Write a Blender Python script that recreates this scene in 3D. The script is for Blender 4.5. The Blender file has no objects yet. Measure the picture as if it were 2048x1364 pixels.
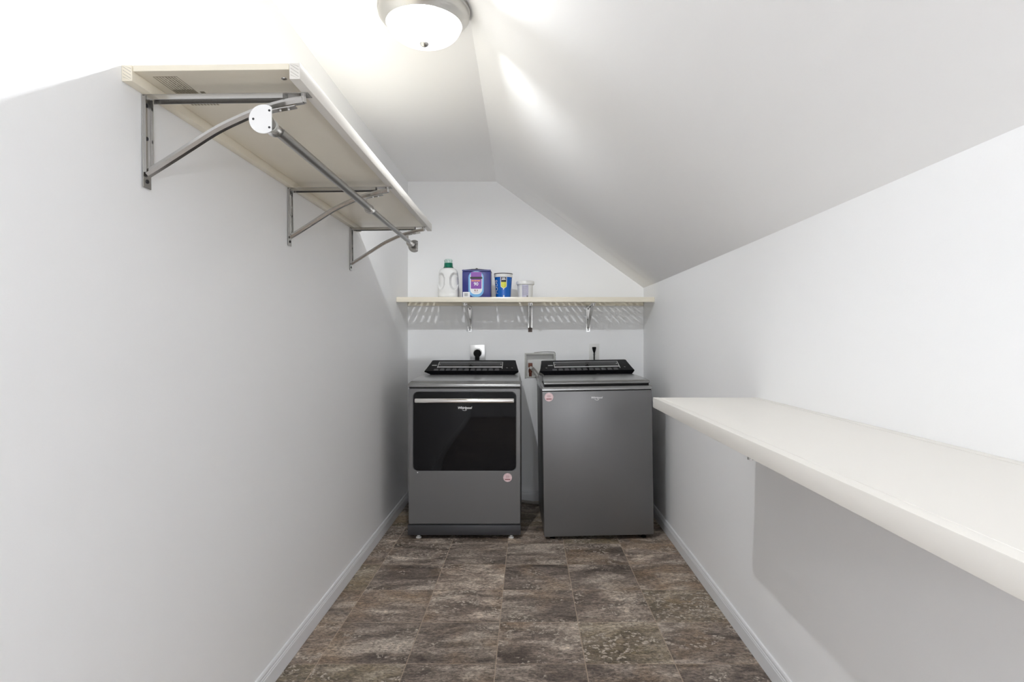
import bpy, bmesh, math, random
from mathutils import Vector, Matrix
random.seed(7)
PI = math.pi
S = bpy.context.scene
COL = S.collection

# ------------------------------------------------------------------ camera, world, exposure
CAM_Z = 1.20
cd = bpy.data.cameras.new('camera'); cam = bpy.data.objects.new('camera', cd); COL.objects.link(cam)
cam.location = (0, 0, CAM_Z); cam.rotation_euler = (PI/2, 0, 0)
cd.sensor_width = 36.0; cd.lens = 1204/2048*36.0
cd.shift_x = -31/2048; cd.shift_y = 1/2048; cd.clip_start = 0.02
S.camera = cam
w = bpy.data.worlds.new('world'); S.world = w; w.use_nodes = True
w.node_tree.nodes['Background'].inputs[0].default_value = (0.9, 0.95, 1, 1)
w.node_tree.nodes['Background'].inputs[1].default_value = 0.05
S.view_settings.view_transform = 'Standard'
S.view_settings.look = 'None'
S.view_settings.gamma = 1.0
S.view_settings.use_curve_mapping = False
S.view_settings.exposure = 0.1
S.cycles.max_bounces = 18; S.cycles.diffuse_bounces = 14; S.cycles.glossy_bounces = 6; S.cycles.transparent_max_bounces = 8
BULB_W = 92.0         # the bulb in the ceiling lamp
DOME_E = 3.0          # glow of its frosted glass
REAR_W = 67.0         # added fill lamp behind the viewer, out of view

# ------------------------------------------------------------------ materials
def new_mat(name):
    m = bpy.data.materials.new(name); m.use_nodes = True
    return m, m.node_tree, m.node_tree.nodes['Principled BSDF']
def srgb(r, g, b):
    f = lambda c: (c/255/12.92) if c/255 <= 0.04045 else ((c/255+0.055)/1.055)**2.4
    return (f(r), f(g), f(b), 1)
def mat(name, col, rough=0.5, metal=0.0, spec=0.5, bump=0.0, bscale=200, var=0.0, vscale=20, stretch=None, coat=0.0, trans=0.0, emit=None):
    m, nt, p = new_mat(name)
    p.inputs['Base Color'].default_value = col
    p.inputs['Roughness'].default_value = rough
    p.inputs['Metallic'].default_value = metal
    p.inputs['Specular IOR Level'].default_value = spec
    p.inputs['Coat Weight'].default_value = coat
    p.inputs['Transmission Weight'].default_value = trans
    tc = nt.nodes.new('ShaderNodeTexCoord'); mp = nt.nodes.new('ShaderNodeMapping')
    nt.links.new(tc.outputs['Object'], mp.inputs[0])
    if stretch: mp.inputs['Scale'].default_value = stretch
    if var > 0:
        n = nt.nodes.new('ShaderNodeTexNoise'); n.inputs['Scale'].default_value = vscale; n.inputs['Detail'].default_value = 5
        nt.links.new(mp.outputs[0], n.inputs['Vector'])
        mx = nt.nodes.new('ShaderNodeMix'); mx.data_type = 'RGBA'
        mx.inputs['A'].default_value = tuple(c*(1-var) for c in col[:3])+(1,)
        mx.inputs['B'].default_value = tuple(min(1, c*(1+var)) for c in col[:3])+(1,)
        nt.links.new(n.outputs['Fac'], mx.inputs['Factor']); nt.links.new(mx.outputs['Result'], p.inputs['Base Color'])
    if bump > 0:
        n = nt.nodes.new('ShaderNodeTexNoise'); n.inputs['Scale'].default_value = bscale; n.inputs['Detail'].default_value = 4
        nt.links.new(mp.outputs[0], n.inputs['Vector'])
        b = nt.nodes.new('ShaderNodeBump'); b.inputs['Strength'].default_value = bump; b.inputs['Distance'].default_value = 0.002
        nt.links.new(n.outputs['Fac'], b.inputs['Height']); nt.links.new(b.outputs[0], p.inputs['Normal'])
    return m
M = {}
M['wall'] = mat('wall_paint', (0.915, 0.92, 0.93, 1), 0.45, spec=0.25, bump=0.08, bscale=250, var=0.008, vscale=3)
M['ceil'] = mat('ceiling_paint', (0.93, 0.93, 0.935, 1), 0.7, spec=0.15, bump=0.06, bscale=200)
M['trim'] = mat('trim_paint', (0.80, 0.81, 0.83, 1), 0.3, spec=0.4, var=0.01)
M['cream'] = mat('cream_enamel', (0.84, 0.785, 0.66, 1), 0.22, spec=0.4, bump=0.05, bscale=120, var=0.02, vscale=8)
M['creamtop'] = mat('off_white_enamel', (0.76, 0.735, 0.69, 1), 0.32, spec=0.4, bump=0.04, bscale=120, var=0.012, vscale=8)
M['raw'] = mat('end_grain', (0.42, 0.40, 0.35, 1), 0.7, bump=0.3, bscale=60, var=0.2, vscale=70)
M['zinc'] = mat('zinc_steel', (0.50, 0.49, 0.475, 1), 0.2, metal=1, var=0.03, vscale=12)
M['zincbright'] = mat('bright_zinc', (0.85, 0.85, 0.85, 1), 0.35, metal=0.6, var=0.04)
M['rod'] = mat('grey_rod_steel', (0.40, 0.39, 0.37, 1), 0.32, metal=0.9, var=0.05, vscale=10)
M['chrome'] = mat('chrome', (0.92, 0.90, 0.88, 1), 0.06, metal=1)
M['nickel'] = mat('brushed_nickel', (0.55, 0.54, 0.52, 1), 0.35, metal=1, bump=0.1, bscale=80, stretch=(1, 1, 20))
M['greyenamel'] = mat('chrome_shadow_enamel', (0.175, 0.173, 0.175, 1), 0.36, metal=0.55, spec=0.5, var=0.04, vscale=4, bump=0.02, bscale=400)  # dark grey enamel of both machines
M['deck'] = mat('chrome_shadow_deck', (0.27, 0.27, 0.27, 1), 0.22, metal=0.7, spec=0.5, var=0.05, vscale=6)
M['toe'] = mat('dark_grey_toe', (0.055, 0.055, 0.06, 1), 0.4, metal=0.3)
M['blackglass'] = mat('black_glass', (0.004, 0.004, 0.005, 1), 0.03, spec=0.22, var=0.1, vscale=3)
M['blackgloss'] = mat('black_gloss_plastic', (0.003, 0.003, 0.004, 1), 0.08, spec=0.04, var=0.1, vscale=9)
M['black'] = mat('black_rubber', (0.006, 0.006, 0.006, 1), 0.6, spec=0.15, var=0.1)
M['whitep'] = mat('white_plastic', (0.78, 0.78, 0.76, 1), 0.35, var=0.01)
M['bottle'] = mat('milky_white_plastic', (0.80, 0.80, 0.79, 1), 0.35, spec=0.4, var=0.01)
M['green'] = mat('green_plastic', srgb(0, 105, 80), 0.3, var=0.05)
M['clearcap'] = mat('clear_cap_plastic', (0.75, 0.9, 0.85, 1), 0.1, trans=0.85, spec=0.5)
M['navy'] = mat('navy_print', srgb(42, 48, 125), 0.3, var=0.12, vscale=25)
M['sky'] = mat('light_blue_print', srgb(110, 175, 225), 0.3, var=0.1, vscale=40)
M['purple'] = mat('purple_print', srgb(130, 60, 165), 0.3, var=0.1, vscale=40)
M['orange'] = mat('orange_print', srgb(240, 160, 90), 0.4)
M['blue'] = mat('bright_blue_print', srgb(10, 95, 185), 0.25, var=0.2, vscale=18)
M['yellow'] = mat('yellow_print', srgb(215, 215, 75), 0.4, var=0.08, vscale=60)
M['dark'] = mat('dark_ink', srgb(35, 35, 40), 0.5)
M['ink'] = mat('brown_grey_ink', srgb(140, 132, 112), 0.6)
M['lavender'] = mat('lavender_print', srgb(190, 188, 208), 0.4, var=0.1, vscale=120)
M['white'] = mat('white_print', srgb(235, 235, 238), 0.4)
M['pink'] = mat('pink_sticker', srgb(225, 200, 202), 0.4)
M['maroon'] = mat('maroon_ink', srgb(140, 85, 90), 0.5)
M['pvc'] = mat('grey_pvc', (0.50, 0.50, 0.47, 1), 0.5, var=0.04)
M['copper'] = mat('red_brown_valve', srgb(98, 50, 32), 0.4, metal=0.3, var=0.3, vscale=60)
M['braid'] = mat('braided_hose', (0.38, 0.36, 0.34, 1), 0.4, metal=0.6, bump=0.8, bscale=500, var=0.3, vscale=300)
M['bulbblock'] = mat('grey_bulb_block', (0.25, 0.25, 0.25, 1), 0.5)  # grey of the added light blockers beside the ceiling bulb
M['rust'] = mat('dark_brown_tab', srgb(85, 72, 66), 0.5, metal=0.4, var=0.2, vscale=200)
M['silverink'] = mat('silver_lettering', (0.82, 0.82, 0.82, 1), 0.3, metal=0.5)
M['greyink'] = mat('grey_lettering', (0.22, 0.22, 0.22, 1), 0.4)

def lamp_glass(strength):
    m = bpy.data.materials.new('frosted_lamp_glass'); m.use_nodes = True
    nt = m.node_tree; nt.nodes.clear()
    out = nt.nodes.new('ShaderNodeOutputMaterial'); mix = nt.nodes.new('ShaderNodeMixShader')
    e = nt.nodes.new('ShaderNodeEmission'); t = nt.nodes.new('ShaderNodeBsdfTransparent')
    e.inputs[0].default_value = (0.97, 0.985, 1.0, 1); e.inputs[1].default_value = strength
    n = nt.nodes.new('ShaderNodeTexNoise'); n.inputs['Scale'].default_value = 9
    mr = nt.nodes.new('ShaderNodeMapRange'); mr.inputs['To Min'].default_value = 0.52; mr.inputs['To Max'].default_value = 0.58
    nt.links.new(n.outputs['Fac'], mr.inputs[0]); nt.links.new(mr.outputs[0], mix.inputs[0])
    nt.links.new(e.outputs[0], mix.inputs[1]); nt.links.new(t.outputs[0], mix.inputs[2])
    nt.links.new(mix.outputs[0], out.inputs[0])
    return m
M['lamp'] = lamp_glass(DOME_E)

def floor_mat():
    m, nt, p = new_mat('slate_vinyl_tiles')
    L = nt.links; N = nt.nodes.new
    tc = N('ShaderNodeTexCoord')
    sep = N('ShaderNodeSeparateXYZ'); L.new(tc.outputs['Object'], sep.inputs[0])
    T = 0.3335; X0 = -0.118; Y0 = 2.240
    def math_(op, a, b=None, c=None):
        n = N('ShaderNodeMath'); n.operation = op
        for i, v in enumerate((a, b, c)):
            if v is None: continue
            if isinstance(v, (int, float)): n.inputs[i].default_value = v
            else: L.new(v, n.inputs[i])
        return n.outputs[0]
    ux = math_('DIVIDE', math_('SUBTRACT', sep.outputs[0], X0), T)
    uy = math_('DIVIDE', math_('SUBTRACT', sep.outputs[1], Y0), T)
    ix = math_('FLOOR', ux); iy = math_('FLOOR', uy)
    fx = math_('SUBTRACT', ux, ix); fy = math_('SUBTRACT', uy, iy)
    comb = N('ShaderNodeCombineXYZ'); L.new(ix, comb.inputs[0]); L.new(iy, comb.inputs[1])
    wn = N('ShaderNodeTexWhiteNoise'); wn.noise_dimensions = '3D'; L.new(comb.outputs[0], wn.inputs['Vector'])
    rs = N('ShaderNodeSeparateColor'); L.new(wn.outputs['Color'], rs.inputs[0])
    # texture coordinate: own offset per tile
    off = N('ShaderNodeVectorMath'); off.operation = 'SCALE'; L.new(wn.outputs['Color'], off.inputs[0]); off.inputs['Scale'].default_value = 40
    add = N('ShaderNodeVectorMath'); add.operation = 'ADD'; L.new(tc.outputs['Object'], add.inputs[0]); L.new(off.outputs[0], add.inputs[1])
    def noise(scale, detail, rough, dist=0, stretch=(1, 1, 1)):
        mp = N('ShaderNodeMapping'); mp.inputs['Scale'].default_value = stretch; L.new(add.outputs[0], mp.inputs[0])
        n = N('ShaderNodeTexNoise'); n.inputs['Scale'].default_value = scale; n.inputs['Detail'].default_value = detail
        n.inputs['Roughness'].default_value = rough; n.inputs['Distortion'].default_value = dist
        L.new(mp.outputs[0], n.inputs['Vector']); return n.outputs['Fac']
    def ramp(fac, stops):
        r = N('ShaderNodeValToRGB'); L.new(fac, r.inputs[0])
        e = r.color_ramp.elements
        while len(e) < len(stops): e.new(0.5)
        for k, (pos, c) in enumerate(stops): e[k].position = pos; e[k].color = c
        return r.outputs[0]
    def mix(fac, a, b, bt='MIX'):
        n = N('ShaderNodeMix'); n.data_type = 'RGBA'; n.blend_type = bt
        if isinstance(fac, (int, float)): n.inputs['Factor'].default_value = fac
        else: L.new(fac, n.inputs['Factor'])
        for k, v in (('A', a), ('B', b)):
            if isinstance(v, tuple): n.inputs[k].default_value = v
            else: L.new(v, n.inputs[k])
        return n.outputs['Result']
    big = noise(5.5, 8, 0.60, 0.7, (0.7, 1.6, 1))
    base = ramp(big, [(0.34, srgb(86, 76, 69)), (0.45, srgb(122, 110, 101)), (0.54, srgb(150, 138, 127)), (0.64, srgb(192, 180, 167))])
    hue = noise(3.5, 3, 0.5, 0.3)
    base = mix(ramp(hue, [(0.50, (0, 0, 0, 1)), (0.70, (0.6, 0.6, 0.6, 1))]), base, srgb(140, 116, 90))
    tone = ramp(rs.outputs[0], [(0.0, (0.72, 0.71, 0.71, 1)), (0.4, (0.88, 0.88, 0.88, 1)), (0.7, (1.03, 1.02, 1.01, 1)), (1.0, (1.25, 1.23, 1.21, 1))])
    base = mix(1.0, base, tone, 'MULTIPLY')
    base = mix(math_('MULTIPLY', math_('GREATER_THAN', rs.outputs[1], 0.80), 0.35), base, srgb(132, 122, 92))
    # grit and clefts
    fine = noise(75, 6, 0.72, 0.4, (0.8, 1.3, 1))
    base = mix(0.70, base, ramp(fine, [(0.38, (0.12, 0.11, 0.11, 1)), (0.49, (0.50, 0.50, 0.50, 1)), (0.60, (0.92, 0.91, 0.90, 1))]), 'OVERLAY')
    vor = noise(15, 9, 0.70, 1.4, (0.6, 1.6, 1))
    vein = ramp(math_('ABSOLUTE', math_('SUBTRACT', vor, 0.5)), [(0.0, (1, 1, 1, 1)), (0.022, (0, 0, 0, 1))])
    base = mix(math_('MULTIPLY', vein, 0.65), base, srgb(58, 47, 42))
    v2 = noise(11, 8, 0.65, 2.0, (0.5, 1.4, 1))
    lv = ramp(math_('ABSOLUTE', math_('SUBTRACT', v2, 0.55)), [(0.0, (1, 1, 1, 1)), (0.016, (0, 0, 0, 1))])
    base = mix(math_('MULTIPLY', lv, math_('MULTIPLY_ADD', rs.outputs[1], 0.55, 0.05)), base, srgb(188, 176, 162))
    # patches of pale chips with dark rims, on some of the tiles
    dn = N('ShaderNodeTexNoise'); dn.inputs['Scale'].default_value = 30; dn.inputs['Detail'].default_value = 3; L.new(add.outputs[0], dn.inputs['Vector'])
    ds = N('ShaderNodeVectorMath'); ds.operation = 'MULTIPLY_ADD'; L.new(dn.outputs['Color'], ds.inputs[0]); ds.inputs[1].default_value = (0.045, 0.03, 0.03); L.new(add.outputs[0], ds.inputs[2])
    def vtex(feature):
        v = N('ShaderNodeTexVoronoi'); v.feature = feature; v.inputs['Scale'].default_value = 62; L.new(ds.outputs[0], v.inputs['Vector']); return v
    vc = vtex('F1'); vs_ = N('ShaderNodeSeparateColor'); L.new(vc.outputs['Color'], vs_.inputs[0])
    ve = vtex('DISTANCE_TO_EDGE')
    area = noise(6.5, 3, 0.6, 0.6, (0.9, 1.2, 1))
    inarea = ramp(math_('ADD', area, math_('MULTIPLY_ADD', rs.outputs[2], 0.17, -0.10)), [(0.52, (0, 0, 0, 1)), (0.60, (1, 1, 1, 1))])
    chip = math_('GREATER_THAN', math_('ADD', vs_.outputs[0], math_('MULTIPLY', fine, 0.5)), 0.80)
    inner = ramp(ve.outputs['Distance'], [(0.06, (0, 0, 0, 1)), (0.16, (1, 1, 1, 1))])
    base = mix(math_('MULTIPLY', inarea, 0.40), base, srgb(60, 50, 45))
    cm = math_('MULTIPLY', math_('MULTIPLY', inarea, chip), inner)
    chipcol = mix(ramp(fine, [(0.40, (0, 0, 0, 1)), (0.58, (1, 1, 1, 1))]), srgb(140, 128, 118), srgb(208, 198, 184))
    base = mix(math_('MULTIPLY', cm, 0.85), base, chipcol)
    # joints
    ex = math_('MINIMUM', fx, math_('SUBTRACT', 1.0, fx)); ey = math_('MINIMUM', fy, math_('SUBTRACT', 1.0, fy))
    ed = math_('MINIMUM', ex, ey)
    jn = ramp(ed, [(0.0045, (1, 1, 1, 1)), (0.008, (0, 0, 0, 1))])
    base = mix(math_('MULTIPLY', jn, 0.8), base, srgb(166, 148, 130))
    L.new(base, p.inputs['Base Color'])
    rr = N('ShaderNodeMapRange'); L.new(fine, rr.inputs[0]); rr.inputs['To Min'].default_value = 0.42; rr.inputs['To Max'].default_value = 0.62
    L.new(rr.outputs[0], p.inputs['Roughness']); p.inputs['Specular IOR Level'].default_value = 0.35
    h = math_('ADD', math_('MULTIPLY', fine, 0.5), math_('ADD', math_('MULTIPLY', vor, 0.6), math_('MULTIPLY', jn, -0.6)))
    b = N('ShaderNodeBump'); b.inputs['Strength'].default_value = 0.35; b.inputs['Distance'].default_value = 0.003
    L.new(h, b.inputs['Height']); L.new(b.outputs[0], p.inputs['Normal'])
    return m
M['floor'] = floor_mat()

# ------------------------------------------------------------------ helpers
def obj(name, bm, m, parent=None, smooth=35):
    me = bpy.data.meshes.new(name)
    bmesh.ops.recalc_face_normals(bm, faces=bm.faces[:])
    bm.to_mesh(me); bm.free()
    if smooth:
        for p in me.polygons: p.use_smooth = True
        me.set_sharp_from_angle(angle=math.radians(smooth))
    me.materials.append(m)
    o = bpy.data.objects.new(name, me); COL.objects.link(o)
    if parent: o.parent = parent
    return o
def tag(o, label, cat, group=None):
    o['label'] = label; o['category'] = cat
    if group: o['group'] = group
    return o
def thing(name, label, cat, loc=(0, 0, 0), rot=(0, 0, 0), group=None):
    o = bpy.data.objects.new(name, None); COL.objects.link(o)
    o.empty_display_size = 0.05; o.location = loc; o.rotation_euler = rot
    return tag(o, label, cat, group)
def struct(name, bm, m, smooth=0, parent=None):
    o = obj(name, bm, m, parent, smooth)
    if not parent: o['kind'] = 'structure'
    return o
def dup(root, loc=None, rot=None, label=None, group=None):
    r = root.copy(); COL.objects.link(r)
    if loc is not None: r.location = loc
    if rot is not None: r.rotation_euler = rot
    if label: r['label'] = label
    if group: r['group'] = group
    for ch in list(root.children):
        c = ch.copy(); COL.objects.link(c); c.parent = r
        for g in list(ch.children):
            d = g.copy(); COL.objects.link(d); d.parent = c
    return r
def B(): return bmesh.new()
def merge(bm, t):
    me = bpy.data.meshes.new('tmp'); t.to_mesh(me); t.free(); bm.from_mesh(me); bpy.data.meshes.remove(me)
def box(bm, x0, x1, y0, y1, z0, z1, bev=0.0, seg=2):
    t = bmesh.new(); bmesh.ops.create_cube(t, size=1)
    for v in t.verts:
        v.co = Vector(((x0+x1)/2+v.co.x*(x1-x0), (y0+y1)/2+v.co.y*(y1-y0), (z0+z1)/2+v.co.z*(z1-z0)))
    if bev: bmesh.ops.bevel(t, geom=t.edges[:], offset=bev, segments=seg, profile=0.5, affect='EDGES')
    merge(bm, t); return bm
def quad(bm, pts):
    return bm.faces.new([bm.verts.new(p) for p in pts])
def smooth_path(pts, n=8):
    P = [Vector(p) for p in pts]; out = []
    for i in range(len(P)-1):
        p0 = P[max(i-1, 0)]; p1 = P[i]; p2 = P[i+1]; p3 = P[min(i+2, len(P)-1)]
        for k in range(n):
            t = k/n
            out.append(0.5*((2*p1)+(p2-p0)*t+(2*p0-5*p1+4*p2-p3)*t*t+(3*p1-p0-3*p2+p3)*t*t*t))
    out.append(P[-1]); return out
def sweep(bm, path, section, up=Vector((0, 0, 1)), closed=True):
    """section: list of (a,b) in the frame (side, normal) of the path"""
    P = [Vector(p) for p in path]; rings = []
    for i, p in enumerate(P):
        t = (P[min(i+1, len(P)-1)]-P[max(i-1, 0)]).normalized()
        s = t.cross(up)
        if s.length < 1e-4: s = t.cross(Vector((0.3, 1, 0)))
        s.normalize(); nrm = s.cross(t).normalized()
        rings.append([bm.verts.new(p+s*a+nrm*b) for a, b in section])
    k = len(section)
    for r0, r1 in zip(rings, rings[1:]):
        for j in range(k if closed else k-1):
            bm.faces.new((r0[j], r0[(j+1) % k], r1[(j+1) % k], r1[j]))
    if closed:
        bm.faces.new(rings[0][::-1]); bm.faces.new(rings[-1])
    return bm
def circ(r, n=16): return [(r*math.cos(2*PI*k/n), r*math.sin(2*PI*k/n)) for k in range(n)]
def tube(bm, path, r, n=14, up=Vector((0, 0, 1))): return sweep(bm, path, circ(r, n), up)
def lathe(bm, prof, c=(0, 0, 0), n=64, cap0=False, cap1=False, axis='z'):
    rings = []
    for r, h in prof:
        ring = []
        for k in range(n):
            a = 2*PI*k/n
            if axis == 'z': p = (c[0]+r*math.cos(a), c[1]+r*math.sin(a), c[2]+h)
            else: p = (c[0]+r*math.cos(a), c[1]+h, c[2]+r*math.sin(a))
            ring.append(bm.verts.new(p))
        rings.append(ring)
    for a, b in zip(rings, rings[1:]):
        for k in range(n): bm.faces.new((a[k], a[(k+1) % n], b[(k+1) % n], b[k]))
    if cap0: bm.faces.new(rings[0])
    if cap1: bm.faces.new(rings[-1])
    return bm
def rrect(x0, x1, z0, z1, r, n=6):
    out = []
    for cx, cz, a0 in ((x1-r, z1-r, 0), (x0+r, z1-r, PI/2), (x0+r, z0+r, PI), (x1-r, z0+r, 1.5*PI)):
        for k in range(n+1):
            a = a0+PI/2*k/n; out.append((cx+r*math.cos(a), cz+r*math.sin(a)))
    return out
def plate(bm, loop, y0, y1):
    """solid plate in the xz plane, y0 front, y1 back"""
    f = [bm.verts.new((x, y0, z)) for x, z in loop]; b = [bm.verts.new((x, y1, z)) for x, z in loop]
    bm.faces.new(f); bm.faces.new(b[::-1]); n = len(loop)
    for i in range(n): bm.faces.new((f[i], b[i], b[(i+1) % n], f[(i+1) % n]))
    return bm
def frame_plate(bm, outer, inner, y0, y1, yin=None):
    """plate with a hole; outer and inner loops have the same count"""
    n = len(outer); yin = y1 if yin is None else yin
    of = [bm.verts.new((x, y0, z)) for x, z in outer]; ob = [bm.verts.new((x, y1, z)) for x, z in outer]
    nf = [bm.verts.new((x, y0, z)) for x, z in inner]; nb = [bm.verts.new((x, yin, z)) for x, z in inner]
    for i in range(n):
        j = (i+1) % n
        bm.faces.new((of[i], of[j], nf[j], nf[i])); bm.faces.new((of[i], ob[i], ob[j], of[j]))
        bm.faces.new((nf[i], nf[j], nb[j], nb[i])); bm.faces.new((ob[i], nb[i], nb[j], ob[j]))
    return bm
def loft_sym(bm, prof):
    """prof: closed list of (y, z, half_width); a solid symmetric in x"""
    L = [bm.verts.new((-h, y, z)) for y, z, h in prof]; R = [bm.verts.new((h, y, z)) for y, z, h in prof]
    n = len(prof)
    for i in range(n):
        j = (i+1) % n; bm.faces.new((L[i], L[j], R[j], R[i]))
    bm.faces.new(L); bm.faces.new(R[::-1])
    return bm
def text_mesh(s, size, thick=0.0006, shear=0.0, bold=0.0):
    c = bpy.data.curves.new('t', 'FONT'); c.body = s; c.size = size; c.extrude = thick; c.align_x = 'CENTER'; c.align_y = 'CENTER'
    c.shear = shear; c.offset = bold
    o = bpy.data.objects.new('t', c); COL.objects.link(o)
    dg = bpy.context.evaluated_depsgraph_get(); me = bpy.data.meshes.new_from_object(o.evaluated_get(dg))
    bpy.data.objects.remove(o); bm = bmesh.new(); bm.from_mesh(me); bpy.data.meshes.remove(me)
    return bm
def text(name, s, size, loc, m, parent, shear=0.0, rot=None, thick=0.0006, bold=0.0):
    """lettering that reads from the -y side; rot is an extra matrix"""
    bm = text_mesh(s, size, thick, shear, bold)
    R = Matrix.Rotation(PI/2, 4, 'X') if rot is None else rot
    bm.transform(Matrix.Translation(loc) @ R)
    return obj(name, bm, m, parent, 0)

# ------------------------------------------------------------------ the room
XL, XR, YB, YR, ZC = -0.900, 0.873, 4.530, -2.10, 2.404
def wall_slab(name, pts, push, m):
    bm = B(); a = [bm.verts.new(p) for p in pts]; b = [bm.verts.new(Vector(p)+Vector(push)) for p in pts]
    bm.faces.new(a); bm.faces.new(b[::-1]); n = len(pts)
    for i in range(n): bm.faces.new((a[i], b[i], b[(i+1) % n], a[(i+1) % n]))
    return struct(name, bm, m)
TH = 0.10
struct('floor', box(B(), XL-TH, XR+TH, YR-TH, YB+TH+0.1, -0.08, 0), M['floor'])
# slope: flat ceiling breaks at xc, falls to zr at the right wall
rows = [(YR, -0.205, 1.570, 0.0), (2.30, -0.2147, 1.585, 0.0), (4.05, -0.226, 1.597, 0.0), (4.15, -0.228, 1.598, 0.007), (4.20, -0.229, 1.599, 0.002), (YB, -0.237, 1.603, 0.0)]
bm = B(); K = 12; grid = []
for y, xc, zr, d in rows:
    r = []
    for k in range(K+1):
        t = k/K; x = xc+(XR-xc)*t; z = ZC+(zr-ZC)*t - d*math.sin(PI*min(1, t*1.0))**0.5 if 0 < t < 1 else ZC+(zr-ZC)*t
        r.append(bm.verts.new((x, y, z)))
    grid.append(r)
for a, b in zip(grid, grid[1:]):
    for k in range(K): bm.faces.new((a[k], a[k+1], b[k+1], b[k]))
geo = bmesh.ops.extrude_face_region(bm, geom=bm.faces[:])
for v in [g for g in geo['geom'] if isinstance(g, bmesh.types.BMVert)]: v.co += Vector((0.06, 0, 0.08))
struct('ceiling', bm, M['ceil'], smooth=0).name = 'ceiling_slope'
bm = B(); vs = [bm.verts.new((XL, YR, ZC)), bm.verts.new((XL, YB, ZC))]+[bm.verts.new((xc, y, ZC)) for y, xc, zr, d in rows[::-1]]
bm.faces.new(vs); geo = bmesh.ops.extrude_face_region(bm, geom=bm.faces[:])
for v in [g for g in geo['geom'] if isinstance(g, bmesh.types.BMVert)]: v.co += Vector((0, 0, 0.1))
struct('ceiling', bm, M['ceil'])
bpy.data.objects['ceiling_slope'].name = 'ceiling.001'
wall_slab('wall_left', [(XL, YR-TH, 0), (XL, YB+TH, 0), (XL, YB+TH, ZC), (XL, YR-TH, ZC)], (-TH, 0, 0), M['wall'])
wall_slab('wall_right', [(XR, YR-TH, 0), (XR, YB+TH, 0), (XR, YB+TH, 1.62), (XR, YR-TH, 1.60)], (TH, 0, 0), M['wall'])
# back wall with the recess of the water box
HX0, HX1, HZ0, HZ1 = -0.016, 0.203, 0.932, 1.108
bm = B()
box(bm, XL, HX0, YB, YB+TH, 0, ZC); box(bm, HX1, XR, YB, YB+TH, 0, ZC)
box(bm, HX0, HX1, YB, YB+TH, 0, HZ0); box(bm, HX0, HX1, YB, YB+TH, HZ1, ZC)
struct('wall_back', bm, M['wall'])
# rear wall with a panelled door, behind the viewer
DX0, DX1, DZ = -0.50, 0.28, 2.03
bm = B()
box(bm, XL, DX0, YR-TH, YR, 0, ZC); box(bm, DX1, XR, YR-TH, YR, 0, ZC); box(bm, DX0, DX1, YR-TH, YR, DZ, ZC)
struct('wall_rear', bm, M['wall'])
bm = box(B(), DX0+0.003, DX1-0.003, YR-0.05, YR-0.015, 0.008, DZ-0.003, 0.002)
for cx in (DX0+0.22, DX1-0.22):
    for z0, z1 in ((0.22, 0.92), (1.02, 1.56), (1.66, 1.88)):
        frame_plate(bm, rrect(cx-0.125, cx+0.125, z0, z1, 0.004, 2), rrect(cx-0.10, cx+0.10, z0+0.025, z1-0.025, 0.004, 2), YR-0.008, YR-0.016)
        box(bm, cx-0.085, cx+0.085, YR-0.016, YR-0.008, z0+0.045, z1-0.045, 0.004)
dr = struct('door_1', bm, M['trim'])
bm = B(); lathe(bm, [(0.025, 0), (0.025, 0.006), (0.010, 0.010), (0.010, 0.035), (0.027, 0.045), (0.027, 0.062), (0.015, 0.07)], (DX0+0.07, YR-0.015, 0.95), 24, True, True, 'y')
obj('door_knob', bm, M['nickel'], dr)
bm = B()
for a, b, c, d in ((DX0-0.06, DX0, 0, DZ+0.06), (DX1, DX1+0.06, 0, DZ+0.06), (DX0, DX1, DZ, DZ+0.06)):
    box(bm, a, b, YR+0.0005, YR+0.015, c, d, 0.003)
struct('trim_1', bm, M['trim'])
# baseboards: moulded profile (thickness, height)
BP = [(0.0005, 0.0), (0.012, 0.0), (0.012, 0.052), (0.0105, 0.055), (0.0105, 0.060), (0.0085, 0.063), (0.0085, 0.070), (0.006, 0.076), (0.0005, 0.078)]
def baseboard(name, p0, p1, inward):
    bm = B(); p0 = Vector(p0); p1 = Vector(p1); i = Vector(inward)
    a = [bm.verts.new(p0+i*t+Vector((0, 0, h+0.001))) for t, h in BP]; b = [bm.verts.new(p1+i*t+Vector((0, 0, h+0.001))) for t, h in BP]
    n = len(BP)
    for k in range(n): bm.faces.new((a[k], a[(k+1) % n], b[(k+1) % n], b[k]))
    bm.faces.new(a); bm.faces.new(b[::-1])
    return struct(name, bm, M['trim'])
baseboard('baseboard_left', (XL, YR+0.001, 0), (XL, YB-0.001, 0), (1, 0, 0))
baseboard('baseboard_right', (XR, YR+0.001, 0), (XR, YB-0.001, 0), (-1, 0, 0))
baseboard('baseboard_back', (XL+0.0135, YB, 0), (XR-0.0135, YB, 0), (0, -1, 0))

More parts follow.
